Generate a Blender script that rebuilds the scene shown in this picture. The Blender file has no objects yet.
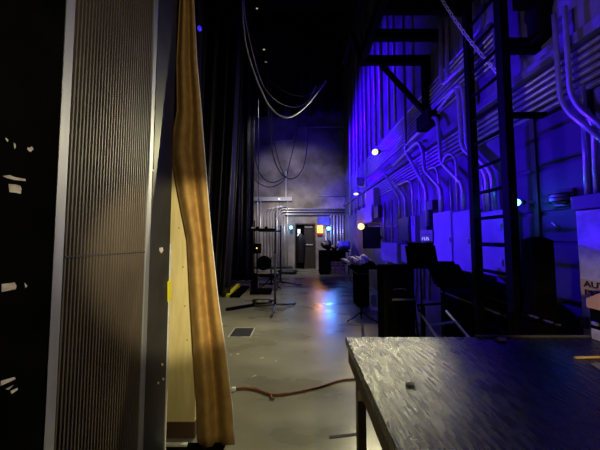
import bpy, bmesh, math, random
from mathutils import Vector, Matrix
random.seed(7)
SC = bpy.context.scene
COL = SC.collection
V = Vector

# ------------------------------------------------------------------ camera
EYE, F, PITCH = 1.5, 225.0, math.radians(3.0)
cam_d = bpy.data.cameras.new('camera')
cam_d.sensor_width = 36.0
cam_d.lens = F / 600.0 * 36.0
cam_d.clip_start = 0.05
cam = bpy.data.objects.new('camera', cam_d)
cam.location = (0, 0, EYE)
cam.rotation_euler = (math.pi / 2 + PITCH, 0, 0)
COL.objects.link(cam)
SC.camera = cam
vs = SC.view_settings
SC.display_settings.display_device = 'sRGB'
vs.view_transform = 'Standard'
vs.look = 'None'
vs.exposure = 0.0
vs.gamma = 1.0
vs.use_curve_mapping = False


def ray(px, py):
    u, v = (px - 300) / F, (225 - py) / F
    return V((u, math.cos(PITCH) - v * math.sin(PITCH), math.sin(PITCH) + v * math.cos(PITCH)))


def at(px, py, Y):                       # measured point at distance Y down the passage
    d = ray(px, py)
    return V((0, 0, EYE)) + d * (Y / d.y)


def wx(px, py, X):                       # measured point on a surface x = X
    d = ray(px, py)
    return V((0, 0, EYE)) + d * (X / d.x)


def fl(px, py, z=0.0):                   # measured point on a level z
    d = ray(px, py)
    return V((0, 0, EYE)) + d * ((z - EYE) / d.z)


# ------------------------------------------------------------------ materials
def mat(name, c1, c2=None, scale=8.0, rough=0.6, metal=0.0, bump=0.0, detail=6.0, stretch=(1, 1, 1),
        rough2=None, coat=0.0, bscale=None, spec=0.5, ramp=(0.35, 0.65)):
    m = bpy.data.materials.new(name)
    m.use_nodes = True
    nt = m.node_tree
    b = nt.nodes['Principled BSDF']
    c2 = c2 or tuple(x * 0.7 for x in c1)
    tc = nt.nodes.new('ShaderNodeTexCoord')
    mp = nt.nodes.new('ShaderNodeMapping')
    mp.inputs['Scale'].default_value = stretch
    nt.links.new(tc.outputs['Object'], mp.inputs['Vector'])
    n = nt.nodes.new('ShaderNodeTexNoise')
    n.inputs['Scale'].default_value = scale
    n.inputs['Detail'].default_value = detail
    nt.links.new(mp.outputs['Vector'], n.inputs['Vector'])
    r = nt.nodes.new('ShaderNodeValToRGB')
    r.color_ramp.elements[0].position, r.color_ramp.elements[1].position = ramp
    r.color_ramp.elements[0].color = (*c1, 1)
    r.color_ramp.elements[1].color = (*c2, 1)
    nt.links.new(n.outputs['Fac'], r.inputs['Fac'])
    nt.links.new(r.outputs['Color'], b.inputs['Base Color'])
    b.inputs['Roughness'].default_value = rough
    b.inputs['Metallic'].default_value = metal
    b.inputs['Specular IOR Level'].default_value = spec
    b.inputs['Coat Weight'].default_value = coat
    if rough2 is not None:
        mr = nt.nodes.new('ShaderNodeMapRange')
        mr.inputs['To Min'].default_value = rough
        mr.inputs['To Max'].default_value = rough2
        mr.inputs['From Min'].default_value = 0.3
        mr.inputs['From Max'].default_value = 0.7
        nt.links.new(n.outputs['Fac'], mr.inputs['Value'])
        nt.links.new(mr.outputs['Result'], b.inputs['Roughness'])
    if bump:
        bp = nt.nodes.new('ShaderNodeBump')
        bp.inputs['Strength'].default_value = bump
        bp.inputs['Distance'].default_value = 0.01
        src = n
        if bscale:
            src = nt.nodes.new('ShaderNodeTexNoise')
            src.inputs['Scale'].default_value = bscale
            src.inputs['Detail'].default_value = 8
            nt.links.new(mp.outputs['Vector'], src.inputs['Vector'])
        nt.links.new(src.outputs['Fac'], bp.inputs['Height'])
        nt.links.new(bp.outputs['Normal'], b.inputs['Normal'])
    return m


def glow(name, col, s):
    m = bpy.data.materials.new(name)
    m.use_nodes = True
    b = m.node_tree.nodes['Principled BSDF']
    b.inputs['Base Color'].default_value = (*col, 1)
    b.inputs['Emission Color'].default_value = (*col, 1)
    b.inputs['Emission Strength'].default_value = s
    return m


M = dict(
    floor=mat('polished_concrete', (.16, .155, .112), (.29, .28, .21), 1.5, .20, 0, .10, 10, stretch=(.7, 1.6, 1), rough2=.42, bscale=14, ramp=(.3, .72)),
    concrete=mat('old_concrete', (.15, .14, .125), (.46, .42, .37), 1.1, .85, 0, .3, 10, bscale=9),
    wallpaint=mat('painted_block_wall', (.11, .11, .12), (.25, .25, .26), 1.8, .7, 0, .3, 9, bscale=18),
    dark=mat('dark_plaster', (.03, .03, .032), (.05, .05, .052), 3, .8),
    blackpaint=mat('black_scenic_paint', (.0025, .0025, .0025), (.005, .0048, .0045), 5, .8, 0, .15, 8, spec=.0),
    boardblack=mat('black_painted_board', (.028, .030, .028), (.040, .042, .040), 7, .42, 0, .05, spec=.4),
    chip=mat('bare_plaster_chip', (.62, .50, .36), (.85, .78, .66), 40, .8),
    rib=mat('ribbed_brown_laminate', (.058, .043, .030), (.095, .072, .052), 6, .5, 0, 0, stretch=(1, 1, .3)),
    alu=mat('brushed_aluminium', (.33, .33, .35), (.44, .44, .46), 20, .5, .6, .05, stretch=(1, 1, .1)),
    gold=mat('ochre_velour', (.36, .20, .052), (.47, .275, .08), 14, .85, 0, .25, 8),
    ply=mat('pale_plywood', (.66, .53, .23), (.78, .64, .31), 6, .75, 0, .1, stretch=(4, 4, .6)),
    plydark=mat('reddish_kick_board', (.07, .035, .018), (.11, .055, .03), 8, .7),
    hem=mat('white_hem_tape', (.65, .62, .55), (.78, .75, .68), 20, .8),
    yellow=mat('yellow_tape', (.88, .82, .03), (.80, .70, .02), 20, .6),
    drape=mat('black_velour', (.006, .006, .0065), (.012, .012, .0125), 18, .45, 0, .2, spec=.5),
    fold=mat('black_satin_edge', (.06, .06, .05), (.10, .10, .08), 18, .4),
    steel=mat('galvanised_conduit', (.50, .50, .52), (.66, .66, .68), 16, .36, .55, .03),
    cabinet=mat('grey_enamel', (.42, .42, .45), (.50, .50, .53), 5, .5, 0, .03),
    cabinetdark=mat('dark_enamel', (.06, .06, .065), (.09, .09, .095), 5, .5),
    pale=mat('pale_speckled_enamel', (.40, .39, .40), (.74, .72, .74), 9, .6, 0, .1, 10),
    doorpanel=mat('sectional_door_paint', (.022, .022, .034), (.036, .036, .05), 3, .6, 0, .05),
    blacksteel=mat('black_steel', (.003, .003, .0032), (.005, .005, .0055), 9, .6, spec=.06),
    blackplastic=mat('black_plastic', (.003, .003, .0032), (.006, .006, .006), 12, .7, 0, .05, spec=.0),
    tabletop=mat('worn_black_tabletop', (.004, .0038, .003), (.014, .0125, .009), 9, .20, 0, .30, 9,
                 stretch=(7, 1.5, 1), rough2=.34, bscale=40, spec=.6),
    wood=mat('brown_timber', (.13, .075, .03), (.22, .13, .055), 7, .6, 0, .15, stretch=(6, 6, .8)),
    timber=mat('golden_timber', (.45, .28, .10), (.55, .36, .14), 9, .6, 0, .15),
    chain=mat('pale_zinc_chain', (.70, .70, .72), (.85, .85, .86), 30, .4, .1),
    tanwood=mat('tan_box_wood', (.52, .32, .09), (.62, .40, .13), 9, .7),
    pole=mat('worn_stand_pole', (.06, .06, .075), (.10, .10, .12), 9, .4, .3),
    cable=mat('black_cable_jacket', (.02, .02, .021), (.035, .035, .036), 20, .3, spec=.7),
    palecable=mat('pale_cable_jacket', (.55, .54, .50), (.68, .67, .62), 20, .35),
    redcable=mat('brown_red_cable', (.16, .055, .03), (.24, .085, .05), 30, .5),
    grate=mat('cast_iron_grate', (.012, .012, .012), (.02, .02, .02), 30, .6),
    white=mat('white_paper', (.75, .74, .74), (.82, .82, .81), 20, .8),
    sign=mat('beige_sign_board', (.50, .37, .21), (.58, .44, .27), 12, .7),
    ink=mat('black_lettering', (.01, .01, .01), (.014, .014, .014), 20, .7),
    red=mat('red_sign_strip', (.35, .02, .015), (.45, .03, .02), 20, .6),
    screen=mat('grey_panel_face', (.16, .16, .18), (.22, .22, .24), 12, .5),
    crate=mat('violet_plastic', (.30, .18, .50), (.40, .24, .62), 12, .5),
    door=mat('brown_metal_door', (.035, .03, .026), (.05, .044, .036), 6, .45),
    chrome=mat('satin_chrome', (.70, .70, .71), (.80, .80, .81), 20, .3, .9),
    debris=mat('debris_scrap', (.55, .50, .38), (.70, .65, .52), 30, .8),
    bluebox=mat('blue_enamel', (.10, .10, .62), (.14, .14, .75), 6, .5),
)
EM_WARM = glow('warm_bulb', (1, .97, .40), 1.6)
EM_WARM2 = glow('amber_bulb', (1, .80, .32), 1.5)
EM_CYAN = glow('cyan_led', (.10, .55, 1), 9)
EM_ORANGE = glow('orange_sign_light', (1, .42, .07), 3.2)
EM_PALE = glow('pale_glow', (.85, .85, .95), 1.3)
EM_SCREEN = glow('lit_marks', (.7, .75, 1), .7)


# ------------------------------------------------------------------ mesh helpers
class MB:
    def __init__(self):
        self.bm = bmesh.new()

    def hexa(self, p):                   # 8 corners: bottom ring 0-3, top ring 4-7
        v = [self.bm.verts.new(q) for q in p]
        for f in ((0, 3, 2, 1), (4, 5, 6, 7), (0, 1, 5, 4), (1, 2, 6, 5), (2, 3, 7, 6), (3, 0, 4, 7)):
            self.bm.faces.new([v[i] for i in f])
        return self

    def box(self, x0, x1, y0, y1, z0, z1, bev=0.0):
        if x0 > x1: x0, x1 = x1, x0
        if y0 > y1: y0, y1 = y1, y0
        if z0 > z1: z0, z1 = z1, z0
        if not bev:
            return self.hexa([(x0, y0, z0), (x1, y0, z0), (x1, y1, z0), (x0, y1, z0),
                              (x0, y0, z1), (x1, y0, z1), (x1, y1, z1), (x0, y1, z1)])
        t = bmesh.new()
        bmesh.ops.create_cube(t, size=1)
        bmesh.ops.scale(t, vec=(x1 - x0, y1 - y0, z1 - z0), verts=t.verts)
        bmesh.ops.translate(t, vec=((x0 + x1) / 2, (y0 + y1) / 2, (z0 + z1) / 2), verts=t.verts)
        bmesh.ops.bevel(t, geom=t.edges[:], offset=bev, segments=2, affect='EDGES', profile=.5)
        return self.take(t)

    def take(self, t):
        me = bpy.data.meshes.new('tmp')
        t.to_mesh(me)
        t.free()
        self.bm.from_mesh(me)
        bpy.data.meshes.remove(me)
        return self

    def bar(self, a, b, w, h=None, up=(0, 0, 1)):       # rectangular bar
        a, b = V(a), V(b)
        h = h or w
        d = (b - a).normalized()
        u = V(up)
        if abs(d.dot(u)) > .95:
            u = V((1, 0, 0)) if abs(d.x) < .9 else V((0, 1, 0))
        s = d.cross(u).normalized()
        t = s.cross(d).normalized()
        s, t = s * w / 2, t * h / 2
        return self.hexa([a - s - t, a + s - t, a + s + t, a - s + t, b - s - t, b + s - t, b + s + t, b - s + t])

    def tube(self, pts, r, n=10, caps=True, closed=False, r2=None):
        pts = [V(p) for p in pts]
        k = len(pts)
        rings = []
        nrm = None
        for i, p in enumerate(pts):
            if closed:
                d = (pts[(i + 1) % k] - pts[i - 1]).normalized()
            else:
                d = (pts[min(i + 1, k - 1)] - pts[max(i - 1, 0)]).normalized()
            if nrm is None:
                nrm = d.orthogonal().normalized()
            else:
                nrm = (nrm - d * nrm.dot(d))
                nrm = nrm.normalized() if nrm.length > 1e-6 else d.orthogonal().normalized()
            bn = d.cross(nrm)
            rr = r if r2 is None else r + (r2 - r) * i / max(1, k - 1)
            rings.append([self.bm.verts.new(p + (nrm * math.cos(a) + bn * math.sin(a)) * rr)
                          for a in [2 * math.pi * j / n for j in range(n)]])
        m = k if closed else k - 1
        for i in range(m):
            A, B = rings[i], rings[(i + 1) % k]
            for j in range(n):
                f = self.bm.faces.new((A[j], A[(j + 1) % n], B[(j + 1) % n], B[j]))
                f.smooth = True
        if caps and not closed:
            self.bm.faces.new(rings[0][::-1])
            self.bm.faces.new(rings[-1])
        return self

    def lathe(self, prof, c=(0, 0, 0), n=24, axis='z'):
        c = V(c)
        rings = []
        for (r, h) in prof:
            ring = []
            for j in range(n):
                a = 2 * math.pi * j / n
                q = {'z': V((r * math.cos(a), r * math.sin(a), h)), 'y': V((r * math.cos(a), h, r * math.sin(a))),
                     'x': V((h, r * math.cos(a), r * math.sin(a)))}[axis]
                ring.append(self.bm.verts.new(c + q))
            rings.append(ring)
        for A, B in zip(rings, rings[1:]):
            for j in range(n):
                f = self.bm.faces.new((A[j], A[(j + 1) % n], B[(j + 1) % n], B[j]))
                f.smooth = True
        self.bm.faces.new(rings[0][::-1])
        self.bm.faces.new(rings[-1])
        return self

    def prism(self, poly, off):          # polygon (world points) extruded by a vector
        off = V(off)
        a = [self.bm.verts.new(V(p)) for p in poly]
        b = [self.bm.verts.new(V(p) + off) for p in poly]
        n = len(a)
        self.bm.faces.new(a[::-1])
        self.bm.faces.new(b)
        for i in range(n):
            self.bm.faces.new((a[i], a[(i + 1) % n], b[(i + 1) % n], b[i]))
        return self

    def sheet(self, grid, thick):        # grid of points -> cloth with thickness
        g = [[V(p) for p in row] for row in grid]
        R_, C_ = len(g), len(g[0])

        def nrm(i, j):
            a = g[min(i + 1, R_ - 1)][j] - g[max(i - 1, 0)][j]
            b = g[i][min(j + 1, C_ - 1)] - g[i][max(j - 1, 0)]
            return a.cross(b).normalized()
        A = [[self.bm.verts.new(g[i][j] + nrm(i, j) * thick / 2) for j in range(C_)] for i in range(R_)]
        B = [[self.bm.verts.new(g[i][j] - nrm(i, j) * thick / 2) for j in range(C_)] for i in range(R_)]
        for i in range(R_ - 1):
            for j in range(C_ - 1):
                for q, rev in ((A, 0), (B, 1)):
                    f = [q[i][j], q[i][j + 1], q[i + 1][j + 1], q[i + 1][j]]
                    self.bm.faces.new(f[::-1] if rev else f).smooth = True
        ring = [(0, j) for j in range(C_)] + [(i, C_ - 1) for i in range(1, R_)] + \
               [(R_ - 1, j) for j in range(C_ - 2, -1, -1)] + [(i, 0) for i in range(R_ - 2, 0, -1)]
        for (i, j), (k, l) in zip(ring, ring[1:] + ring[:1]):
            self.bm.faces.new((A[i][j], A[k][l], B[k][l], B[i][j]))
        return self

    def ball(self, c, r, sx=1, sy=1, sz=1, seg=14):
        t = bmesh.new()
        bmesh.ops.create_uvsphere(t, u_segments=seg, v_segments=max(6, seg // 2 + 1), radius=r)
        bmesh.ops.scale(t, vec=(sx, sy, sz), verts=t.verts)
        bmesh.ops.translate(t, vec=V(c), verts=t.verts)
        for f in t.faces: f.smooth = True
        return self.take(t)

    def build(self, name, m, parent=None):
        bmesh.ops.recalc_face_normals(self.bm, faces=self.bm.faces)
        me = bpy.data.meshes.new(name)
        self.bm.to_mesh(me)
        self.bm.free()
        me.materials.append(m)
        o = bpy.data.objects.new(name, me)
        COL.objects.link(o)
        if parent is not None:
            o.parent = parent
            o.matrix_parent_inverse = parent.matrix_basis.inverted()
        return o


def tag(o, label, cat, group=None):
    o['label'] = label
    o['category'] = cat
    if group: o['group'] = group
    return o


def thing(name, label, cat, loc=(0, 0, 0), group=None):
    o = bpy.data.objects.new(name, None)
    o.empty_display_size = .1
    COL.objects.link(o)
    o.location = loc
    return tag(o, label, cat, group)


def struct(o):
    o['kind'] = 'structure'
    return o


def copy_thing(o, delta, label, group=None):
    c = o.copy()
    COL.objects.link(c)
    c.location = o.location + V(delta)
    c['label'] = label
    if group: c['group'] = group
    for ch in o.children:
        k = ch.copy()
        COL.objects.link(k)
        k.parent = c
        for g in ch.children:
            q = g.copy()
            COL.objects.link(q)
            q.parent = k
    return c


def fillet(pts, rad=.09, n=5):
    pts = [V(p) for p in pts]
    out = [pts[0]]
    for i in range(1, len(pts) - 1):
        p = pts[i]
        a, b = pts[i - 1] - p, pts[i + 1] - p
        la, lb = a.length, b.length
        if la < 1e-5 or lb < 1e-5: continue
        r = min(rad, la * .48, lb * .48)
        A, B = p + a / la * r, p + b / lb * r
        for k in range(n + 1):
            t = k / n
            out.append(A * (1 - t) ** 2 + p * 2 * t * (1 - t) + B * t * t)
    out.append(pts[-1])
    return out


def smooth_path(pts, n=8):               # Catmull-Rom
    pts = [V(p) for p in pts]
    P = [pts[0] * 2 - pts[1]] + pts + [pts[-1] * 2 - pts[-2]]
    out = []
    for i in range(1, len(P) - 2):
        for k in range(n):
            t = k / n
            a, b, c, d = P[i - 1], P[i], P[i + 1], P[i + 2]
            out.append(.5 * ((2 * b) + (c - a) * t + (2 * a - 5 * b + 4 * c - d) * t * t + (3 * b - a - 3 * c + d) * t ** 3))
    out.append(pts[-1])
    return out


# ================================================================== setting
WR = 2.15                                # right wall face
YB = 10.65                               # back wall face
CEIL = 12.5
struct(MB().box(-7.2, 2.5, -3.0, 11.6, -.2, 0).build('floor', M['floor']))
struct(MB().box(-7.2, 2.5, -3.0, 11.6, CEIL, CEIL + .2).build('ceiling', M['dark']))
struct(MB().box(WR, WR + .3, -3.0, 11.0, 0, CEIL).build('wall_right', M['wallpaint']))
struct(MB().box(-7.2, -7.0, -3.0, 11.0, 0, CEIL).build('wall_left', M['dark']))
DX0, DX1 = at(294.8, 245, YB).x, at(315.5, 245, YB).x
DZ = at(300, 223.5, YB).z
wb = MB()
wb.box(-7.0, DX0, YB, YB + .3, 0, CEIL).box(DX1, WR, YB, YB + .3, 0, CEIL).box(DX0, DX1, YB, YB + .3, DZ, CEIL)
struct(wb.build('wall_back', M['concrete']))

# near partition on the left with chipped black paint
XL = -.90
wn = struct(MB().box(XL - .14, XL, -3.0, .836, 0, 4.2).build('wall_near_left', M['blackpaint']))
for poly in ([(2, 176), (9, 175), (14, 177), (25, 179), (25, 181), (14, 180), (6, 178)],
             [(8, 184), (15, 184.5), (20, 186), (21, 189), (20, 194), (17, 193), (9, 192)],
             [(27, 147), (29, 148), (31, 146.5), (33, 149), (30, 152), (27, 150)],
             [(5, 137.5), (8, 140), (7, 142), (5, 139)], [(13, 142.5), (15, 144), (15, 148), (14, 149)],
             [(1, 284), (14, 282.5), (16, 286), (15, 289), (1, 292)], [(24, 283), (27, 286), (25, 288)],
             [(0, 381), (14, 377), (15, 379), (0, 386)], [(10, 391), (17, 388), (17, 390), (11, 394)],
             [(5, 389), (13, 385), (8, 390)]):
    o = MB().prism([wx(x, y, XL - .001) for x, y in poly], (.0022, 0, 0)).build('paint_chip', M['chip'], wn)
    struct(o)

# ribbed panel with metal rails (tall case leaning a little)
rp = thing('ribbed_panel', 'tall dark brown ribbed panel between two bright aluminium rails', 'panel', (XL, 1.1, 0))
YA, YZ = .862, 1.312
rb = MB()
rb.box(XL - .09, XL - .012, YA, YZ, 0, 4.2)
n = 30
for i in range(n):
    y = YA + (i + .5) * (YZ - YA) / n
    w = (YZ - YA) / n
    rb.hexa([(XL - .014, y - w * .36, 0), (XL, y - w * .2, 0), (XL, y + w * .2, 0), (XL - .014, y + w * .36, 0),
             (XL - .014, y - w * .36, 4.2), (XL, y - w * .2, 4.2), (XL, y + w * .2, 4.2), (XL - .014, y + w * .36, 4.2)])
rb.build('ribbed_face', M['rib'], rp)
near = [wx(43, 450, XL), wx(53, 450, XL), wx(75, 0, XL), wx(66, 0, XL)]
k = (near[3] - near[0])
near = [near[0] + (near[0] - near[3]) * .2, near[1] + (near[1] - near[2]) * .2, near[2] + (near[2] - near[1]) * .08,
        near[3] + (near[3] - near[0]) * .08]
MB().prism([p + V((.003, 0, 0)) for p in near], (-.04, 0, 0)).build('rail', M['alu'], rp)
MB().box(XL - .05, XL + .006, YZ, YZ + .036, 0, 4.2, .004).build('rail', M['alu'], rp)
sm = MB().bar((XL + .001, .865, 1.423), (XL + .001, 1.31, 1.413), .004, .006).build('seam', M['boardblack'], rp)

bb = thing('black_board', 'narrow tall black painted board beside the ribbed panel and ochre curtain', 'board', (XL, 1.48, 0))
MB().box(XL - .07, XL + .004, 1.35, 1.56, 0, 4.2, .006).build('board_face', M['boardblack'], bb)
for c in ((161, 250), (162, 364.5), (158, 383), (163, 379), (153, 170.5)):
    s = 2.2 if c[1] == 250 else 1.0
    q = [(c[0] - s * .8, c[1] - s), (c[0] + s * .6, c[1] - s * 1.2), (c[0] + s, c[1] + s * .3), (c[0], c[1] + s * 1.5), (c[0] - s * .7, c[1] + s * .4)]
    MB().prism([wx(x, y, XL + .0035) for x, y in q], (.0022, 0, 0)).build('paint_chip', M['chip'], bb)
ee = MB().box(XL - .03, XL + .008, 1.56, 1.572, 0, 1.45).build('edge_strip', M['hem'], bb)
ye = MB().box(XL - .05, XL + .011, 1.562, 1.585, .0, .11)
ye = MB().prism([wx(167.5, 282, XL + .0081), wx(170.6, 279, XL + .0081), wx(170.6, 299, XL + .0081), wx(167.5, 302, XL + .0081)], (.004, 0, 0)).build('tape_patch', M['yellow'], bb)

# pale plywood flat and ochre curtain
fp = thing('plywood_flat', 'pale plywood flat standing behind the hem of the ochre curtain', 'panel', (-.95, 1.78, 0))
MB().box(-1.2, -.78, 1.74, 1.77, .13, 2.2, .003).build('board', M['ply'], fp)
MB().box(-1.2, -.78, 1.745, 1.78, .012, .13).build('kick_board', M['plydark'], fp)
for c in ((179, 228), (183, 267), (185, 306), (187, 340)):
    p = at(c[0], c[1], 1.738)
    MB().ball(p, .005, 1, .6, 1, 8).build('nail', M['plydark'], fp)
pl = MB().box(-1.15, -.80, 1.665, 1.685, .022, .036).build('floor_batten', M['hem'])
tag(pl, 'thin pale batten on the black base board below the plywood flat', 'batten')
pl = MB().box(-1.15, -.535, 1.40, 1.70, 0, .022, .004).build('base_board', M['blackpaint'])
tag(pl, 'flat black base board on the floor under the ochre curtain', 'board')

cu = thing('ochre_curtain', 'ochre yellow curtain flaring down beside the tall black board', 'curtain', (-.6, 1.66, 0))
Lp = [(178, -40), (180, 0), (176.5, 60), (177, 110), (170, 150), (178, 195), (187, 240), (190, 300), (193, 350), (196, 400), (198, 448)]
Rp = [(192, -40), (193.5, 0), (196.5, 60), (201, 110), (204, 150), (208, 200), (212, 245), (218, 300), (226, 355), (232, 405), (234.5, 444)]


def interp(L, t):
    f = t * (len(L) - 1)
    i = min(int(f), len(L) - 2)
    f -= i
    return (L[i][0] * (1 - f) + L[i + 1][0] * f, L[i][1] * (1 - f) + L[i + 1][1] * f)


grid, hemL = [], []
for i in range(41):
    t = i / 40
    l, r = interp(Lp, t), interp(Rp, t)
    row = []
    for j in range(33):
        u = j / 32
        x, y = l[0] + (r[0] - l[0]) * u, l[1] + (r[1] - l[1]) * u
        yy = 1.675 + .038 * math.sin(u * 10.5 + 1.0 + t * 1.1) + .007 * math.sin(u * 19 + t * 4) * (1 - t * .7)
        row.append(at(x, y, yy))
    grid.append(row)
    hemL.append(row[-1])
MB().sheet(grid, .006).build('cloth', M['gold'], cu)
MB().tube(hemL, .0055, 6).build('hem_tape', M['hem'], cu)

# ================================================================== black drapes (stage legs)


def drape(name, label, x0, x1, Y, z1, fold, amp, lean=0.0, ph=0.0):
    g = []
    for i in range(31):
        t = i / 30
        z = .015 + (z1 - .015) * t
        row = []
        for j in range(81):
            u = j / 80
            x = x0 + (x1 - x0) * u + lean * (1 - t) ** 2 * (u - .5) * 2 - (.42 * (1 - t) ** 1.6 if lean else 0) * u
            y = Y + amp * math.sin(u * fold + ph + .5 * math.sin(t * 2 + u * 5)) * (1.15 - .35 * t) + amp * .4 * math.sin(u * fold * 2.3 + ph)
            row.append((x, y, z))
        g.append(row)
    return tag(MB().sheet(g, .012).build(name, M['drape']), label, 'drape', None)


drape('stage_drape', 'near black stage drape with the yellow edged wedge at its foot', -3.6, -1.42, 5.75, 11.5, 46, .085, .06)
drape('stage_drape', 'far black stage drape behind the nearer one, left of the concrete back wall', -3.4, -1.60, 7.75, 11.5, 40, .09, 0, 1.0)
drape('stage_drape', 'black stage drape edge showing close to the ochre curtain', -4.3, -2.25, 4.95, 11.5, 44, .09, .0, 2.0)
bd = []  # added dark sheet where the upper back wall falls into shade
for i in range(13):
    bd.append([(-5.5 + 7.4 * j / 60, 9.6 + .05 * math.sin(j * 1.1), 6.75 + i * .4) for j in range(61)])
tag(MB().sheet(bd, .012).build('dark_sheet', M['drape']), 'black sheet added for the shade high across the back wall', 'drape')

wd = thing('floor_wedge', 'small black wedge with a yellow edge under the stage drape', 'wedge', fl(238, 294))
a, b, c, d = fl(226, 297), fl(237, 288.5), fl(240, 289), fl(233, 299)
MB().prism([a + V((0, 0, .005)), V((a.x, a.y, .06)), V((b.x, b.y, .15)), b + V((0, 0, .005))], (.10, -.03, 0)).build('yellow_edge', M['yellow'], wd)
MB().box(a.x + .11, a.x + .36, a.y - .08, b.y + .1, .004, .06, .012).build('wedge_body', M['blackplastic'], wd)

# ================================================================== right wall
# ledge
struct(MB().box(WR - .09, WR, -.5, YB, 2.95, 3.04, .012).build('trim_1', M['wallpaint']))
struct(MB().box(WR - .05, WR, -.5, 2.34, 3.04, 4.3).build('trim_2', M['wallpaint']))

# sectional loading door in the wall
d2 = struct(MB().box(WR - .03, WR - .001, 1.60, 2.30, .0, 2.6).build('door_2', M['doorpanel']))
zs = [.05, .55, .98, 1.44, 1.70, 2.10, 2.55]
for z0, z1 in zip(zs, zs[1:]):
    for y0, y1 in ((1.62, 1.96), (2.01, 2.28)):
        struct(MB().box(WR - .045, WR - .03, y0, y1, z0 + .02, z1 - .02, .005).build('door_panel', M['doorpanel'], d2))
struct(MB().box(WR - .06, WR - .03, 1.965, 2.005, 0, 2.6, .005).build('door_post', M['cabinetdark'], d2))


def conduit(pts, r, label, group=None, name='conduit', m='steel', rad=.09, ends=True):
    t = MB().tube(fillet(pts, rad), r, 10)
    o = t.build(name, M[m])
    return tag(o, label, 'conduit', group)


# long horizontal bundle, ends at different distances
for i in range(9):
    z = 3.40 + i * .068
    y0 = (2.05, 1.98, 2.02, 1.9, 1.95, 2.3, 2.34, 2.4, 2.5)[i]
    pts = [(WR - .024, y0, z), (WR - .024, YB - .1, z)]
    if i == 8:
        pts = [(WR - .024, y0, z + .5), (WR - .024, y0, z)] + pts[1:]
    conduit(pts, .021, 'thin steel conduit in the upper horizontal bundle along the blue lit wall', 'upper horizontal conduits on the right wall')
for i in range(6):
    z = 2.60 + i * .062
    conduit([(WR - .022, .9 + .05 * i, z), (WR - .022, YB - .1, z)], .019,
            'thin steel conduit in the lower horizontal bundle under the wall ledge', 'lower horizontal conduits on the right wall')
for i in range(4):
    z = 3.09 + i * .07
    conduit([(WR - .024, 4.2 + .55 * i, z), (WR - .024, YB - .1, z)], .021,
            'steel conduit low in the bundle above the ledge toward the back wall', 'middle horizontal conduits on the right wall')
# straight risers climbing to the ceiling at the far end
risers = [(349, .05), (352.5, .03), (356, .045), (360, .03), (364, .04), (368, .025), (373, .03), (379, .04), (386, .022), (392, .022)]
for i, (px, r) in enumerate(risers):
    p = wx(px, 120, WR - .09)
    z0 = 4.05 if px > 366 else 2.4
    conduit([(WR - r - .002, p.y, z0), (WR - r - .002, p.y, CEIL)], r,
            'straight conduit riser climbing to the ceiling near the far corner', 'conduit risers near the far corner')

X2 = WR - .115


def drop(px_pts, r, label, grp=None, X=X2, rad=.09):
    return conduit([wx(a, b, X) for a, b in px_pts], r, label, grp, 'bent_conduit', rad=rad)


G = 'bent conduits above the wall boxes'
drop([(402.5, -30), (406, 152), (426, 188), (427.5, 226)], .030, 'thick conduit dropping from the ceiling and jogging right beside the bright bulb', G)
drop([(393, 166), (418, 141), (423, 150), (424, 170), (441, 188), (442, 217)], .027, 'thick conduit with a jog, second right of the bright bulb', G)
drop([(404, 148), (434, 116), (438, 122), (441, 162), (463, 184), (464, 216)], .026, 'conduit turning down from the bundle and jogging toward the left wall cabinet', G)
drop([(432, 109), (456, 87), (458.5, 94), (461.5, 146), (486, 173), (489, 211)], .024, 'conduit turning down at the ladder, inner of the close pair', G)
drop([(438, 110), (460, 83), (463.5, 92), (467, 147), (492, 172), (495, 211)], .024, 'conduit turning down at the ladder, outer of the close pair', G)
drop([(440, -20), (441, 80), (444, 84), (472, 58)], .028, 'conduit coming down above the ledge and turning along the bundle', G)
drop([(446, -20), (447, 74), (450, 78), (478, 48)], .024, 'slimmer conduit turning along the bundle beside the black bracket', G)
drop([(482.5, 172), (485, 211)], .017, 'short straight conduit entering the small wall cabinet by the ladder', G)
drop([(443, 166), (445, 156), (451, 153), (456.5, 160), (458, 216)], .018, 'hook shaped conduit looping over above the left wall cabinet', G)
drop([(450, 178), (452, 216)], .013, 'thin straight conduit between two jogged ones above the left cabinet', G)
drop([(428, 170), (434, 166), (438, 172), (440, 217)], .015, 'small hooked conduit left of the looping one', G)
drop([(383, 172), (399.5, 198), (400, 226)], .022, 'slanting conduit dropping to the dark wall box, left of a pair', G)
drop([(393, 180), (405, 197), (406, 226)], .022, 'slanting conduit dropping to the dark wall box, right of a pair', G)
drop([(396, 186), (409, 180), (412.5, 186), (413.5, 226)], .02, 'hooked conduit dropping beside the dark wall box', G)
drop([(384, 202), (384.5, 246)], .03, 'thick pale conduit on the wall right of the black square panel', G)
drop([(391.5, 200), (392.5, 246)], .026, 'pale conduit left of the slanting pair', G)
drop([(418.5, 176), (420.5, 216)], .016, 'thin straight conduit above the grey box with lit marks', G)
for i, (px, y0, y1) in enumerate(((387, 262, 300), (391, 262, 300), (395, 246, 300), (402, 241, 300), (406, 241, 300), (412, 242, 300), (416, 200, 300), (423, 231, 300), (429, 210, 300))):
    conduit([wx(px, y0, WR - .018), wx(px, y1, WR - .018)], .02 if i % 2 else .014,
            'conduit running down the wall below the boxes beside the tall cabinets', 'conduits below the wall boxes')
for i, (py, a, b) in enumerate(((228, 384, 398), (250, 397, 431), (236, 409, 420))):
    p_, q_ = wx(a, py, WR - .012), wx(b, py, WR - .012)
    conduit([p_, V((p_.x, q_.y, p_.z))], .014, ('short level conduit left of the dark tall wall box', 'level conduit low on the wall behind the music stand tray',
            'short level conduit right of the dark tall wall box')[i])
X3 = WR - .16
drop([(554, 14), (560, 98), (568, 112), (620, 154)], .016, 'large conduit at the right edge bending away at its foot, left of a pair', G, X3)
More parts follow.
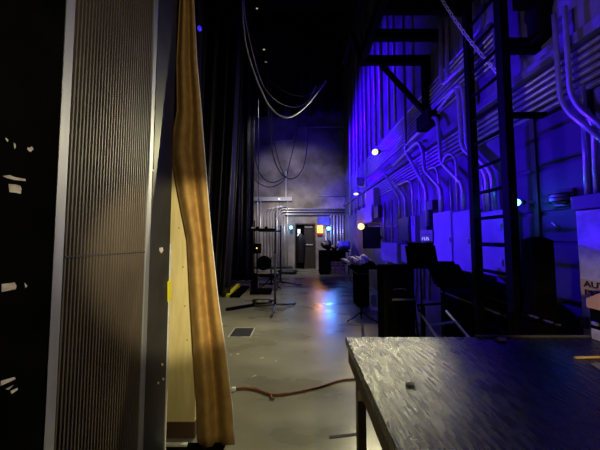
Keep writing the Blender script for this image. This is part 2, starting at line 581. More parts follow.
drop([(564.5, 7), (570, 92), (578, 107), (620, 141)], .016, 'large conduit at the right edge bending away at its foot, right of a pair', G, X3)
drop([(584, 120), (588, 200)], .016, 'conduit entering the pale cabinet at the right edge, left of two', G, WR - .14)
drop([(586, 110), (594, 128), (597.5, 200)], .016, 'conduit entering the pale cabinet at the right edge, right of two', G, WR - .14)
drop([(582, 86), (584, 112)], .016, 'short stub of conduit between the large right pair and the wall', G, WR - .12)


def wall_box(name, label, px0, px1, py0, py1, X, m='cabinet', cat='cabinet', door=True, knob=True, group=None, ymid=None):
    y1, y0 = wx(px0, 237, X).y, wx(px1, 237, X).y
    ym = (y0 + y1) / 2
    z1 = EYE + (237 - py0) / F * ym
    z0 = EYE + (237 - py1) / F * ym
    t = thing(name, label, cat, (WR, ym, z0), group)
    MB().box(X + .012, WR, y0, y1, z0, z1, .006).build('body', M[m], t)
    if door:
        MB().box(X, X + .014, y0 + .012, y1 - .012, z0 + .012, z1 - .012, .004).build('door', M[m], t)
        if knob:
            MB().box(X - .015, X + .004, y0 + .03, y0 + .045, (z0 + z1) / 2 - .03, (z0 + z1) / 2 + .03, .003).build('latch', M['steel'], t)
    return t


wall_box('wall_cabinet', 'tall grey wall cabinet left of two beside the black music stand', 433, 452, 212, 268, 1.97)
wall_box('wall_cabinet', 'tall grey wall cabinet right of two, next to the black ladder', 452.6, 471, 211, 271, 1.97)
wall_box('wall_cabinet', 'small square grey cabinet behind the ladder rungs, upper one', 481, 505, 211, 244, 2.0)
wall_box('wall_cabinet', 'grey cabinet behind the ladder, lower one near the table', 481, 505, 247, 276, 2.0)
wall_box('wall_cabinet', 'blue lit wall cabinet left of the bright bulb, under the pale one', 357, 372, 208, 224, 1.93)
wall_box('wall_cabinet', 'pale wall cabinet highest of two by the grey junction box', 366, 373.5, 190, 208, 1.95, door=False)
wall_box('junction_box', 'dark tall wall box where the slanting conduit pair ends', 398.5, 409, 218, 241, 2.0, 'cabinetdark', 'box')
wall_box('junction_box', 'narrow black wall box left of the tall blue cabinets', 419.5, 426, 211, 231, 2.02, 'cabinetdark', 'box', False)
wall_box('junction_box', 'small square box on the jogged conduit above the blue cabinets', 427, 432.5, 200.5, 210, 2.0, 'cabinetdark', 'box', False)
wall_box('junction_box', 'slim grey wall box right of the dark tall one', 410.5, 414.5, 216, 242, 2.02, 'cabinet', 'box', False)
wall_box('junction_box', 'dark narrow wall box over the black square panel', 373.6, 378, 206, 218, 1.95, 'cabinetdark', 'box', False)
wall_box('junction_box', 'small dark wall box low beside the tall blue cabinets', 424, 431, 236, 262, 2.03, 'cabinetdark', 'box', False)
wall_box('junction_box', 'narrow grey wall box below the dark tall one', 400, 407, 245, 262, 2.03, 'cabinet', 'box', False)
wall_box('junction_box', 'low grey wall box under the thick pale conduit', 381, 397, 243, 262, 2.0, 'cabinet', 'box')
p = at(360, 181.5, 7.4)
jb = thing('junction_box', 'small pale grey junction box high on the wall left of the bright bulb', 'box', p)
MB().box(p.x - .12, p.x + .12, p.y, p.y + .12, p.z - .14, p.z + .14, .01).build('body', M['pale'], jb)
MB().tube([(p.x + .05, p.y + .06, p.z + .13), (p.x + .05, p.y + .06, 4.8), (WR - .02, p.y + .06, 4.8)], .02).build('feed_pipe', M['steel'], jb)
# bulb below junction box
p = at(356, 194, 7.5)
wl = thing('wall_light', 'tiny white lamp below the small grey junction box', 'lamp', p)
MB().ball(p, .06, 1.4, 1, .7).build('lens', EM_PALE, wl)
MB().box(p.x - .06, WR, p.y + .03, p.y + .07, p.z + .02, p.z + .07).build('arm', M['cabinetdark'], wl)
# grey box with lit marks
y1, y0 = wx(420, 237, 1.95).y, wx(432.5, 237, 1.95).y
gb = thing('control_box', 'grey control box with small lit marks above the black music stand', 'box', (1.95, (y0 + y1) / 2, 1.5))
MB().box(1.95, WR, y0, y1, 1.43, 1.605, .006).build('body', M['screen'], gb)
for i, (u, sl) in enumerate(((.2, .02), (.38, .0), (.52, .02), (.72, -.02))):
    y = y1 - (y1 - y0) * u
    MB().bar((1.948, y, 1.445), (1.948, y - sl, 1.495), .012, .004).build('lit_mark', EM_SCREEN, gb)
MB().box(1.944, 1.951, y0 + .02, y1 - .02, 1.53, 1.535).build('groove', M['ink'], gb)

# black square panel
Yq = 5.9
a, b = at(363.5, 227, Yq), at(381, 248.5, Yq)
sq = thing('monitor', 'black square panel standing out from the wall behind the small amber lamp', 'monitor', ((a.x + b.x) / 2, Yq, b.z))
MB().box(a.x, b.x, Yq, Yq + .09, b.z, a.z, .012).build('casing', M['blackplastic'], sq)
MB().box(a.x + .02, b.x - .02, Yq - .006, Yq + .004, b.z + .02, a.z - .02).build('screen', M['boardblack'], sq)
MB().box(b.x - .04, WR, Yq + .04, Yq + .08, (a.z + b.z) / 2 - .04, (a.z + b.z) / 2 + .04).build('wall_arm', M['blacksteel'], sq)


# ---- lamps
def bulb(px, py, Y, r, em, label, arm_to, cat='lamp', name='bulkhead_lamp'):
    p = at(px, py, Y)
    t = thing(name, label, cat, p)
    MB().ball(p, r).build('bulb', em, t)
    d = (V(arm_to) - p)
    q = p + d.normalized() * r * .8
    MB().tube([q, q + d.normalized() * r * 1.2], r * .75, 12).build('socket', M['cabinetdark'], t)
    MB().tube([q + d.normalized() * r, V(arm_to)], .014, 8).build('bracket', M['steel'], t)
    return p


pb = bulb(375, 152, 4.9, .065, EM_WARM, 'bright yellow white bulb on a bracket high on the blue wall', (WR, 5.1, at(375, 152, 4.9).z + .12))
pa = bulb(361, 226.5, 5.8, .085, EM_WARM2, 'small amber lamp glaring beside the black square panel', (WR, 6.1, at(361, 226, 5.8).z + .05))
pr = bulb(516, 202.5, 2.0, .032, EM_CYAN, 'cyan pilot light on the dark wall right of the ladder', (WR, 2.0, at(516, 202, 2.0).z), 'light', 'pilot_light')
p1 = bulb(291, 227.5, 10.4, .075, EM_CYAN, 'cyan light on the back wall left of the brown door', (at(291, 227, 10.4).x, YB, at(291, 227, 10.4).z), 'light', 'pilot_light')
p2 = bulb(328.5, 228.5, 10.4, .085, EM_CYAN, 'cyan light on the back wall under the blue box', (at(328, 228, 10.4).x, YB, at(328, 228, 10.4).z), 'light', 'pilot_light')

# caged bulkhead on the loading door
p = wx(559, 198, WR - .10)
cg = thing('caged_lamp', 'unlit caged lamp on the dark sectional door', 'lamp', p)
MB().ball(p, .055, 1, 1, .95).build('glass', M['cabinet'], cg)
MB().box(p.x + .03, WR - .03, p.y - .07, p.y + .07, p.z - .07, p.z + .07, .01).build('base', M['cabinetdark'], cg)
for dz in (-.03, 0, .03):
    MB().tube([p + V((.05, math.cos(a) * 0 + .065 * math.cos(a), dz)) + V((-.11 * math.sin(a), 0, 0)) for a in [math.pi * j / 10 for j in range(11)]],
              .004, 6).build('cage_wire', M['blacksteel'], cg)
p = wx(557, 226, WR - .035)
tag(MB().tube([p + V((-.02, -.03, -.02)), p + V((-.02, .02, .03))], .006, 8).build('door_pull', M['steel']), 'small metal pull on the dark sectional door', 'handle')

# ---- pale cabinet at the right edge with sign
XC = 1.98
yf = wx(577, 237, XC).y
cb = thing('electrical_cabinet', 'pale speckled electrical cabinet at the right edge with a warning sign', 'cabinet', (WR, 1.2, .8))
MB().box(XC, WR, .62, yf, .80, 1.685, .006).build('body', M['pale'], cb)
MB().box(XC - .02, WR, .60, yf + .01, 1.69, 1.79, .006).build('gutter_box', M['cabinetdark'], cb)
hp = wx(586, 328, XC)
MB().box(XC - .02, XC + .01, hp.y - .02, hp.y + .015, .87, .95, .004).build('latch', M['cabinetdark'], cb)
sy1, sy0 = wx(581.5, 287, XC).y, 1.06
sz1, sz0 = wx(582, 278.5, XC).z, wx(582, 298, XC).z
sg = thing('warning_sign', 'beige sign with black capitals on the pale cabinet', 'sign', (XC, 1.3, sz0))
MB().box(XC - .008, XC + .002, sy0, sy1, sz0, sz1, .002).build('sign_board', M['sign'], sg)


def text(body, size, loc, parent, m, width=None):
    cd = bpy.data.curves.new('lettering', 'FONT')
    cd.body = body
    cd.size = size
    cd.extrude = .0012
    cd.offset = size * .03
    tmp = bpy.data.objects.new('lettering', cd)
    COL.objects.link(tmp)
    dg = bpy.context.evaluated_depsgraph_get()
    me = bpy.data.meshes.new_from_object(tmp.evaluated_get(dg))
    bpy.data.objects.remove(tmp)
    R = Matrix(((0, 0, -1), (-1, 0, 0), (0, 1, 0))).to_4x4()        # reads from -x side
    w = max(v.co.x for v in me.vertices) - min(v.co.x for v in me.vertices)
    s = (width / w) if width else 1
    me.transform(Matrix.Translation(V(loc)) @ R @ Matrix.Diagonal((s, 1, 1, 1)))
    me.materials.append(m)
    o = bpy.data.objects.new('lettering', me)
    COL.objects.link(o)
    o.parent = parent
    o.matrix_parent_inverse = parent.matrix_basis.inverted()
    return o


text('AUTHORIZED', .056, (XC - .009, sy1 - .022, sz1 - .050), sg, M['ink'], .36)
text('PERSONNEL', .046, (XC - .009, sy1 - .022, sz1 - .102), sg, M['ink'], .33)

# ---- ladder
ld = thing('wall_ladder', 'black steel ladder rising in front of the grey wall cabinets', 'ladder', (1.78, 2.1, 0))
XL2 = 1.78
ya, yb = wx(476, 237, XL2).y, wx(511.5, 237, XL2).y
MB().box(XL2 - .035, XL2 + .035, ya - .026, ya + .026, 0, 5.6).build('side_rail', M['blacksteel'], ld)
MB().box(XL2 - .035, XL2 + .035, yb - .032, yb + .032, 0, 5.6).build('side_rail', M['blacksteel'], ld)
for i in range(18):
    z = .42 + .252 * i
    MB().tube([(XL2, ya, z), (XL2, yb, z)], .016, 8).build('rung', M['blacksteel'], ld)
for z in (2.55, 3.22, 4.9):
    MB().bar((XL2, yb, z), (WR, yb, z), .04).build('standoff', M['blacksteel'], ld)

# ---- gallery bracket overhead
ga = thing('gallery_bracket', 'black steel gallery bracket jutting from the wall at the top', 'bracket', (WR, 3.5, 4.4))
XO = 1.04
for Y in (3.62, 3.15, 2.75, 2.3):
    MB().bar((XO - .02, Y, 4.45), (WR, Y, 4.45), .08, .13).build('cross_beam', M['blacksteel'], ga)
MB().bar((XO, 1.6, 4.47), (XO, 3.68, 4.47), .10, .16).build('edge_beam', M['blacksteel'], ga)
MB().bar((XO - .17, 1.6, 4.95), (XO - .17, 4.3, 4.95), .08, .08).build('guard_rail', M['blacksteel'], ga)
for Y in (2.4, 3.6):
    MB().bar((XO - .02, Y, 4.45), (XO - .17, Y, 4.97), .05, .05).build('rail_post', M['blacksteel'], ga)
MB().box(WR - .11, WR, 3.56, 3.66, 3.38, 4.5).build('wall_post', M['blacksteel'], ga)
MB().bar((1.3, 3.6, 4.42), (WR - .04, 3.6, 3.48), .06, .06).build('diagonal_brace', M['blacksteel'], ga)
MB().box(WR - .18, WR, 3.36, 3.72, 3.26, 3.50, .01).build('foot_plate', M['blacksteel'], ga)

# lantern + bracket at top right
lt = thing('stage_lantern', 'black stage lantern on a bracket at the top right of the wall', 'lantern', (1.9, 1.85, 3.3))
p = at(541, 27, 1.86)
MB().lathe([(.02, -.16), (.07, -.15), (.085, -.05), (.085, .08), (.10, .13), (.10, .15), (.09, .15)], p, 20).build('barrel', M['blacksteel'], lt)
MB().bar(at(504, 50, 1.9), (WR, 1.9, at(504, 50, 1.9).z), .05, .05).build('bracket_arm', M['blacksteel'], lt)
MB().bar(p + V((0, 0, -.1)), (p.x, 1.9, at(504, 50, 1.9).z), .05, .04).build('yoke', M['blacksteel'], lt)
p = at(556, 2, 1.8)
MB().box(1.84, WR, 1.55, 1.86, p.z - .03, p.z + .35, .02).build('hood', M['blacksteel'], lt)

# chain
ch = thing('chain', 'bright steel chain slanting down from the gallery to the ladder', 'chain', (1.5, 2.2, 3.6))
A, B = at(436, -10, 2.45), at(499.5, 75, 2.02)
nl = 30
dv = (B - A) / nl
dn = dv.normalized()
for i in range(nl):
    c = A + dv * (i + .5) + V((0, 0, -.06 * math.sin(math.pi * (i + .5) / nl)))
    s = V((0, 1, 0)).cross(dn).normalized() if i % 2 else dn.cross(V((0, 1, 0)).cross(dn)).normalized()
    L, W = dv.length * .62, .013
    MB().tube([c + dn * (L * math.cos(t)) + s * (W * math.sin(t)) for t in [2 * math.pi * j / 14 for j in range(14)]],
              .0048, 6, closed=True).build('link', M['chain'], ch)

# ================================================================== back wall
d1 = thing('brown_door', 'dark brown metal door in the concrete back wall', 'door', ((DX0 + DX1) / 2, YB + .1, 0))
MB().box(DX0, DX0 + .06, YB - .03, YB + .2, 0, DZ).box(DX1 - .06, DX1, YB - .03, YB + .2, 0, DZ).box(DX0 + .06, DX1 - .06, YB - .03, YB + .2, DZ - .05, DZ).build('frame', M['door'], d1)
xm = DX0 + (DX1 - DX0) * .46
MB().box(DX0 + .06, xm, YB + .10, YB + .15, .0, DZ - .05).build('leaf', M['blackplastic'], d1)
lf = MB().box(xm, DX1 - .06, YB + .07, YB + .13, .0, DZ - .05).build('leaf', M['door'], d1)
MB().box(xm + .08, DX1 - .12, YB + .02, YB + .08, 1.08, 1.15, .008).build('push_bar', M['chrome'], lf)
MB().box(xm + .02, DX1 - .14, YB + .03, YB + .08, DZ - .21, DZ - .14, .008).build('door_closer', M['chrome'], lf)
for z0, z1 in ((1.38, 1.62), (1.66, 1.86)):
    MB().box(DX0 + .13, DX0 + .26, YB + .085, YB + .105, z0, z1, .01).build('window_pane', EM_PALE, d1)  # panes glow in place of a bright reflection in the leaf
cg2 = tag(MB().lathe([(.10, .28), (.16, .32), (.19, .8), (.21, 1.25), (.17, 1.5), (.10, 1.6), (.04, 1.66)], (xm - .16, YB + .01, .0), 14).build('hanging_coat', M['drape']),
          'dark coat hanging on the left leaf of the back door', 'coat')
cg2.scale = (1, .45, 1)
cg2.location.y = YB * .55 - .01

ex = thing('exit_sign', 'glowing orange sign right of the back door', 'sign', at(320, 230, YB - .05))
a, b = at(317.5, 225.5, YB - .08), at(322.8, 235.5, YB - .08)
zc = b.z + (a.z - b.z) * .26
MB().box(a.x, b.x, YB - .08, YB, zc, a.z, .01).build('lit_face', EM_ORANGE, ex)
MB().box(a.x, b.x, YB - .08, YB, b.z, zc - .01, .01).build('red_strip', M['red'], ex)
a, b = at(317.5, 217, YB - .2), at(330, 225, YB - .2)
bx = thing('blue_box', 'bright blue box mounted above the orange sign on the back wall', 'box', ((a.x + b.x) / 2, YB, b.z))
MB().box(a.x, b.x, YB - .2, YB, b.z, a.z, .015).build('body', M['bluebox'], bx)
MB().box(a.x + .03, b.x - .03, YB - .212, YB - .195, b.z + .03, a.z - .03, .006).build('cover', M['bluebox'], bx)

for i, py in enumerate((209, 211.6, 214.4)):
    z = at(300, py, YB - .06).z
    x0 = at(279.5 + 1.2 * i, py, YB - .06).x
    conduit([(x0, YB - .06 - .02 * i, 0.1), (x0, YB - .06 - .02 * i, z), (WR - .05, YB - .06 - .02 * i, z)], .036,
            'steel conduit crossing the back wall above the door', 'horizontal conduits over the back door', rad=.18)
for i, py in enumerate((127, 141, 196)):
    z = at(300, py, YB - .022).z
    x0 = (at(297, py, YB).x, at(256, py, YB).x, at(318, py, YB).x)[i]
    x1 = (at(346, py, YB).x, at(293, py, YB).x, WR)[i]
    conduit([(x0, YB - .022, z), (x1, YB - .022, z)], .022,
            ('thin conduit high on the back wall at the right', 'thin dark conduit high on the back wall at the left', 'thin conduit on the back wall right of the trunking')[i])
conduit([at(293, 141, YB - .022), at(297, 127, YB - .022)], .02, 'short slanted conduit piece high on the back wall')
for i, px in enumerate((264.5, 267.5, 270.5, 273.5)):
    p = at(px, 213 - i * .6, YB - .08)
    conduit([(p.x, YB - .09, .1), (p.x, YB - .09, p.z - .05), (p.x + .16, YB - .09, p.z + .22), (p.x + .6, YB - .09, p.z + .22)], .03,
            'curved conduit elbow turning right on the back wall left of the door', 'conduit elbows on the back wall', rad=.2)
for i, px in enumerate((257.5, 260.5, 277, 284.5, 287.5)):
    p = at(px, 230, YB - .07)
    conduit([(p.x, YB - .07, .1), (p.x, YB - .07, (4.6, 3.2, 3.1, 2.6, 3.4)[i])], (.03, .05, .05, .035, .03)[i],
            'vertical steel conduit on the back wall left of the door', 'vertical conduits left of the back door')
for i, px in enumerate((326, 331, 334, 337.5, 340.5, 343)):
    p = at(px, 230, YB - .07)
    conduit([(p.x, YB - .07, .1), (p.x, YB - .07, 2.55 if px > 328 else 1.9)], (.03, .05, .05, .04, .04, .03)[i],
            'vertical pale conduit on the back wall right of the blue box', 'vertical conduits right of the back door')
p0, p1_ = at(254, 197, YB - .1), at(292, 201, YB - .1)
tr = thing('cable_trunking', 'horizontal grey trunking box on the back wall left of the door', 'trunking', (p0.x, YB, p1_.z))
MB().box(p0.x, p1_.x, YB - .14, YB, p1_.z, p0.z, .008).build('channel', M['cabinet'], tr)
q = at(286, 171, YB - .1)
MB().box(q.x - .03, q.x + .03, YB - .09, YB, p0.z, q.z).build('riser', M['cabinet'], tr)
q = at(279, 199, YB - .16)
MB().ball(q, .04).build('lens', EM_PALE, tr)
struct(MB().box(-7, DX0 - .1, YB - .03, YB, 0, .12).build('baseboard_back', M['dark']))

# right of the door: dark table with gear
Yt = 8.95
tb = thing('gear_table', 'dark folding table with black gear against the back right corner', 'table', (1.3, Yt, 0))
x0, x1 = at(320, 262, Yt).x, at(350, 262, Yt).x
ztop = at(330, 251, Yt).z
MB().box(x0, x1, Yt, Yt + .75, ztop - .05, ztop, .01).build('tabletop', M['blackplastic'], tb)
for x in (x0 + .05, x1 - .05):
    for y in (Yt + .06, Yt + .69):
        MB().tube([(x, y, 0), (x, y, ztop - .04)], .02, 8).build('leg', M['blacksteel'], tb)
MB().box(x0 + .0, x0 + .36, Yt + .02, Yt + .7, .01, ztop - .05, .01).build('modesty_panel', M['blackplastic'], tb)


def lump(name, label, px, py, Y, r, sx, sy, sz, m='drape', cat='bag', zbase=None):
    p = at(px, py, Y)
    t = bmesh.new()
    bmesh.ops.create_icosphere(t, subdivisions=3, radius=r)
    for v in t.verts:
        k = 1 + .14 * math.sin(v.co.x * 23 / r * .2 + px) + .1 * math.sin(v.co.y * 5 / r + v.co.z * 4 / r)
        v.co *= k
        v.co.x *= sx; v.co.y *= sy; v.co.z *= sz
    lo = min(v.co.z for v in t.verts)
    zb = p.z if zbase is None else zbase - lo
    for v in t.verts: v.co += V((p.x, p.y, zb))
    for f in t.faces: f.smooth = True
    mb = MB().take(t)
    return tag(mb.build(name, M[m]), label, cat)


MB().box(x0 + .36, x1 - .02, Yt + .70, Yt + .73, .02, ztop - .05).build('dark_backing', M['blackplastic'], tb)  # added dark sheet, keeps the space under the table dark
lump('black_bag', 'round black bag on the left end of the gear table', 327, 246, Yt + .3, .2, 1.1, 1, .95, zbase=ztop)
lump('black_bag', 'flat black bag in the middle of the gear table', 334.5, 248, Yt + .35, .15, 1.0, 1, .6, zbase=ztop)
lump('blue_bag', 'blue cloth bundle on the right end of the gear table', 344, 246, Yt + .3, .2, 1.3, 1, 1.0, 'bluebox', zbase=ztop)
for i, (px, py) in enumerate(((332, 270), (337, 270), (342, 270))):
    p = fl(px, 273)
    cr = thing('plastic_crate', ('violet plastic crate under the gear table, leftmost of three', 'violet plastic crate under the gear table, middle of three',
                                 'violet plastic crate under the gear table, rightmost of three')[i], 'crate', (p.x, 9.2, 0))
    MB().box(p.x - .085, p.x + .085, 9.05, 9.4, .2, .24).build('shelf', M['crate'], cr)
    for s in (-1, 1):
        MB().box(p.x + s * .075, p.x + s * .088, 9.05, 9.4, .0, .5).build('side', M['crate'], cr)
    for z in (.03, .12, .28, .38, .46):
        MB().box(p.x - .085, p.x + .085, 9.04, 9.06, z, z + .035).build('slat', M['crate'], cr)


# ================================================================== stands
def tripod_stand(name, label, base, h, legr, leg_len, m='blacksteel', angs=(20, 140, 260), hub=.32, r=.014, cat='stand'):
    base = V(base)
    t = thing(name, label, cat, base)
    MB().tube([base + V((0, 0, .08)), base + V((0, 0, h * .55))], r * 1.35, 10).build('pole', M[m], t)
    MB().tube([base + V((0, 0, h * .5)), base + V((0, 0, h))], r, 10).build('extension_pole', M[m], t)
    MB().lathe([(.02, -.03), (.028, -.02), (.028, .02), (.02, .03)], base + V((0, 0, h * .55)), 12).build('collar', M[m], t)
    for a in angs:
        a = math.radians(a)
        d = V((math.cos(a), math.sin(a), 0))
        MB().tube([base + V((0, 0, hub)), base + d * leg_len * .55 + V((0, 0, hub * .42)), base + d * leg_len + V((0, 0, legr))], legr, 8).build('leg', M[m], t)
        MB().tube([base + V((0, 0, .09)), base + d * leg_len * .5 + V((0, 0, hub * .45))], legr * .7, 6).build('brace', M[m], t)
    return t


b1 = fl(275, 309)
t1 = tripod_stand('lighting_stand', 'tall slim tripod stand with wide legs nearest in front of the drapes', b1, 2.13, .022, .52, m='pole', angs=(38, 160, 268), hub=.10, r=.020)
q0, q1 = fl(226, 311), fl(270, 303.5)
tag(MB().bar(q0 + V((0, 0, .03)), q1 + V((0, 0, .03)), .07, .05).build('loose_pole', M['blacksteel']), 'dark pole lying on the floor left of the tall tripod', 'pole')
lump('cable_bag', 'low black cable bag lying behind the tall tripod base', 262, 302, 5.1, .12, 1.9, 1, .5, zbase=0)
MB().tube([b1 + V((-.36, 0, 1.62)), b1 + V((.12, 0, 1.62))], .016, 8).build('crossbar', M['blacksteel'], t1)
b2 = fl(280.5, 285.5)
tripod_stand('lighting_stand', 'shorter tripod stand behind the tallest one', b2, 1.85, .022, .66, m='pole', angs=(175, 5, 265), hub=.12, r=.022)
b3 = fl(254.5, 293)
t3 = thing('bass_stand', 'stubby black post on a flat base left of the tall tripod', 'stand', b3)
MB().box(b3.x - .09, b3.x + .45, b3.y - .18, b3.y + .2, 0, .09, .02).build('base', M['blackplastic'], t3)
MB().box(b3.x - .09, b3.x + .06, b3.y - .06, b3.y + .06, .05, .52, .015).build('post', M['blackplastic'], t3)
MB().tube([b3 + V((-.02, 0, .5)), b3 + V((-.02, 0, 1.95))], .016, 8).build('pole', M['blacksteel'], t3)
MB().tube([b3 + V((.12, -.05, .08)), b3 + V((.16, -.1, .30))], .012, 6).build('handle', M['blacksteel'], t3)
# tray held high
Yk = b3.y
a, b = at(249, 226, Yk), at(275, 232, Yk)
ty = thing('tray', 'black tray with small gear on the stand left of the tall tripod', 'tray', ((a.x + b.x) / 2, Yk, b.z))
MB().box(a.x, b.x, Yk - .18, Yk + .18, b.z + .03, b.z + .09, .01).build('pan', M['blackplastic'], ty)
for k in range(5):
    xx = a.x + .08 + k * .12
    MB().box(xx, xx + .07, Yk - .1, Yk, b.z + .085, b.z + .125 + .02 * (k % 2), .008).build('gear_piece', M['debris' if k % 2 == 0 else 'blackplastic'], ty)
b4 = fl(271, 288)
t4 = tripod_stand('drum_stand', 'black drum hanging on a low stand between drapes and tripods', b4, .9, .014, .35, angs=(90, 210, 330), hub=.3)
p = at(264, 263, b4.y)
MB().lathe([(.12, -.14), (.2, -.13), (.215, 0), (.2, .13), (.12, .14)], p, 24, 'y').build('drum', M['blackplastic'], t4)
MB().bar(p, b4 + V((0, 0, .75)), .04, .04).build('arm', M['blacksteel'], t4)
p = at(257, 248, 6.2)
rl = thing('pilot_lamp', 'tiny orange lamp on a dark box left of the drum', 'lamp', p)
MB().ball(p + V((0, -.03, 0)), .018).build('lens', EM_ORANGE, rl)
MB().box(p.x - .10, p.x + .10, p.y - .02, p.y + .1, p.z - .15, p.z + .12, .01).build('housing', M['blackplastic'], rl)
MB().tube([(p.x, p.y + .05, 0), (p.x, p.y + .05, p.z)], .018, 8).build('post', M['blacksteel'], rl)
MB().lathe([(.16, 0), (.16, .02), (.03, .03)], (p.x, p.y + .05, 0), 16).build('foot', M['blacksteel'], rl)

# low stuff by the back wall, left of the door
lump('black_bag', 'low black bag on the floor at the foot of the back wall', 288, 279, 9.2, .18, 2.2, 1, .5, zbase=0)
lump('black_bag', 'low black bundle on the floor behind the drum stand', 270, 283, 8.3, .16, 2.6, 1, .5, zbase=0)


# ---- music stands
def music_stand(label, base, tray_c, w, h, tilt, legs=True, leg_len=.3, pole_m='blacksteel', tray_m='blackplastic'):
    base, tray_c = V(base), V(tray_c)
    t = thing('music_stand', label, 'music stand', base)
    MB().tube([base + V((0, 0, .03)), V((base.x, base.y, tray_c.z * .55))], .016, 10).build('pole', M[pole_m], t)
    MB().tube([V((base.x, base.y, tray_c.z * .5)), V((base.x, base.y, tray_c.z - .02)), tray_c + V((0, .03, 0))], .010, 8).build('upper_pole', M[pole_m], t)
    tm = bmesh.new()
    bmesh.ops.create_cube(tm, size=1)
    bmesh.ops.scale(tm, vec=(w, .012, h), verts=tm.verts)
    ve = [e for e in tm.edges if abs((e.verts[0].co - e.verts[1].co).y) > .005]
    bmesh.ops.bevel(tm, geom=ve, offset=.035, segments=4, affect='EDGES')
    R = Matrix.Translation(tray_c) @ Matrix.Rotation(-tilt, 4, 'X')
    bmesh.ops.transform(tm, matrix=R, verts=tm.verts)
    MB().take(tm).build('tray', M[tray_m], t)
    lp = bmesh.new()
    bmesh.ops.create_cube(lp, size=1)
    bmesh.ops.scale(lp, vec=(w * .98, .055, .012), verts=lp.verts)
    bmesh.ops.translate(lp, vec=(0, -.03, -h / 2 + .01), verts=lp.verts)
    bmesh.ops.transform(lp, matrix=R, verts=lp.verts)
    MB().take(lp).build('lip', M[tray_m], t)
    for a in (200, 325, 80):
        a = math.radians(a)
        d = V((math.cos(a), math.sin(a), 0)) * leg_len
        MB().tube([base + V((0, 0, .16)), base + d * .5 + V((0, 0, .07)), base + d + V((0, 0, .012))], .011, 8).build('leg', M[pole_m], t)
    return t


mb_ = fl(361.5, 320)
ms1 = music_stand('music stand holding white sheets beside the aisle, near flat tray', mb_, at(362, 265, mb_.y), .50, .30, math.radians(68))
c = at(353, 259.5, mb_.y)
for i, (dx, dy, rot, lab) in enumerate(((-.13, .02, .5, 'white sheet sticking out left on the flat music stand'),
                                        (0.02, .0, -.15, 'white sheet in the middle of the flat music stand'),
                                        (.13, .05, .2, 'white sheet at the right on the flat music stand'))):
    g = []
    for u in range(7):
        row = []
        for w_ in range(5):
            lx, ly = (u / 6 - .5) * .22, (w_ / 4 - .5) * .26
            X_, Y_ = lx * math.cos(rot) - ly * math.sin(rot), lx * math.sin(rot) + ly * math.cos(rot)
            row.append((mb_.x - .07 + dx + X_, mb_.y + dy + Y_, 1.045 + .018 * i + .36 * (Y_ + dy) + .02 * math.sin(u * 1.2 + i)))
        g.append(row)
    tag(MB().sheet(g, .002).build('paper_sheet', M['white']), lab, 'paper')

music_stand('black music stand with upright rounded tray before the tall blue cabinets', (at(423, 300, 2.65).x, 2.68, 0), at(421.5, 255.5, 2.62), .35, .30, math.radians(14), leg_len=.17)
music_stand('black music stand with a low slanting tray left of the ladder', (at(447, 300, 2.35).x, 2.4, 0), at(447, 274, 2.35), .34, .30, math.radians(38), leg_len=.17)
# thin stool leg pair near back right
p = fl(346.5, 284)
st = thing('stool', 'slim stool with pale legs behind the white music sheets', 'stool', (p.x, p.y, 0))
MB().lathe([(.13, 0), (.15, .01), (.15, .04), (.12, .05)], (p.x + .1, p.y + .1, .62), 20).build('seat', M['blackplastic'], st)
for a in range(4):
    a = math.pi / 4 + a * math.pi / 2
    MB().tube([(p.x + .1 + .15 * math.cos(a), p.y + .1 + .15 * math.sin(a), 0), (p.x + .1 + .09 * math.cos(a), p.y + .1 + .09 * math.sin(a), .63)], .011, 8).build('leg', M['chrome'], st)
# jug + paper on floor
p = fl(373.5, 303.5)
jg = thing('plastic_jug', 'small white plastic jug on the floor beside the black case', 'jug', p)
MB().box(p.x - .06, p.x + .06, p.y - .05, p.y + .05, 0, .22, .02).build('body', M['white'], jg)
MB().lathe([(.025, .22), (.025, .25), (.02, .25)], p, 12).build('cap', M['white'], jg)
MB().tube(smooth_path([p + V((-.02, 0, .22)), p + V((-.055, 0, .26)), p + V((.03, 0, .27)), p + V((.05, 0, .21))], 4), .008, 6).build('handle', M['white'], jg)
p = fl(374, 310)
tag(MB().prism([p + V((-.1, -.06, .002)), p + V((.08, -.08, .002)), p + V((.09, .06, .03)), p + V((-.02, .1, .03))], (0, 0, .003)).build('paper_sheet', M['white']),
    'crumpled white paper on the floor below the plastic jug', 'paper')
# black case behind the sheet stand
x0 = at(361, 290, 4.6).x
kc = thing('equipment_case', 'small black case on the floor behind the white music sheets', 'case', (x0 + .2, 4.8, 0))
MB().box(x0, x0 + .26, 4.9, 5.3, .0, .94, .015).build('body', M['blackplastic'], kc)
MB().box(x0 - .005, x0 + .265, 4.895, 5.305, .70, .715).build('lid_seam', M['cabinetdark'], kc)

# large black loudspeaker cases in front of the table
sp = thing('loudspeaker', 'large black upright loudspeaker case between jug and hand truck', 'loudspeaker', (1.2, 2.85, 0))
x0, x1 = at(380, 300, 2.85).x, at(413, 300, 2.85).x
zt = at(395, 265, 2.85).z
MB().box(x0, x1, 2.8, 2.96, 0.03, zt, .02).build('body', M['blackplastic'], sp)
MB().box(x0 + .03, x1 - .03, 2.79, 2.805, .08, zt - .05, .004).build('grille', M['drape'], sp)
for x in (x0 + .05, x1 - .05):
    MB().lathe([(.02, 0), (.025, .03), (.025, .04)], (x, 2.86, 0), 10).build('foot', M['blackplastic'], sp)
MB().tube(smooth_path([(x0 + .14, 2.79, .85), (x0 + .18, 2.765, .87), (x0 + .26, 2.765, .87), (x0 + .30, 2.79, .85)], 4), .007, 6).build('handle', M['steel'], sp)
cf = thing('stacking_chair', 'black stacking chair in front of the loudspeaker case', 'chair', (1.15, 2.4, 0))
xa, xb = at(397, 300, 2.45).x, at(418, 300, 2.45).x
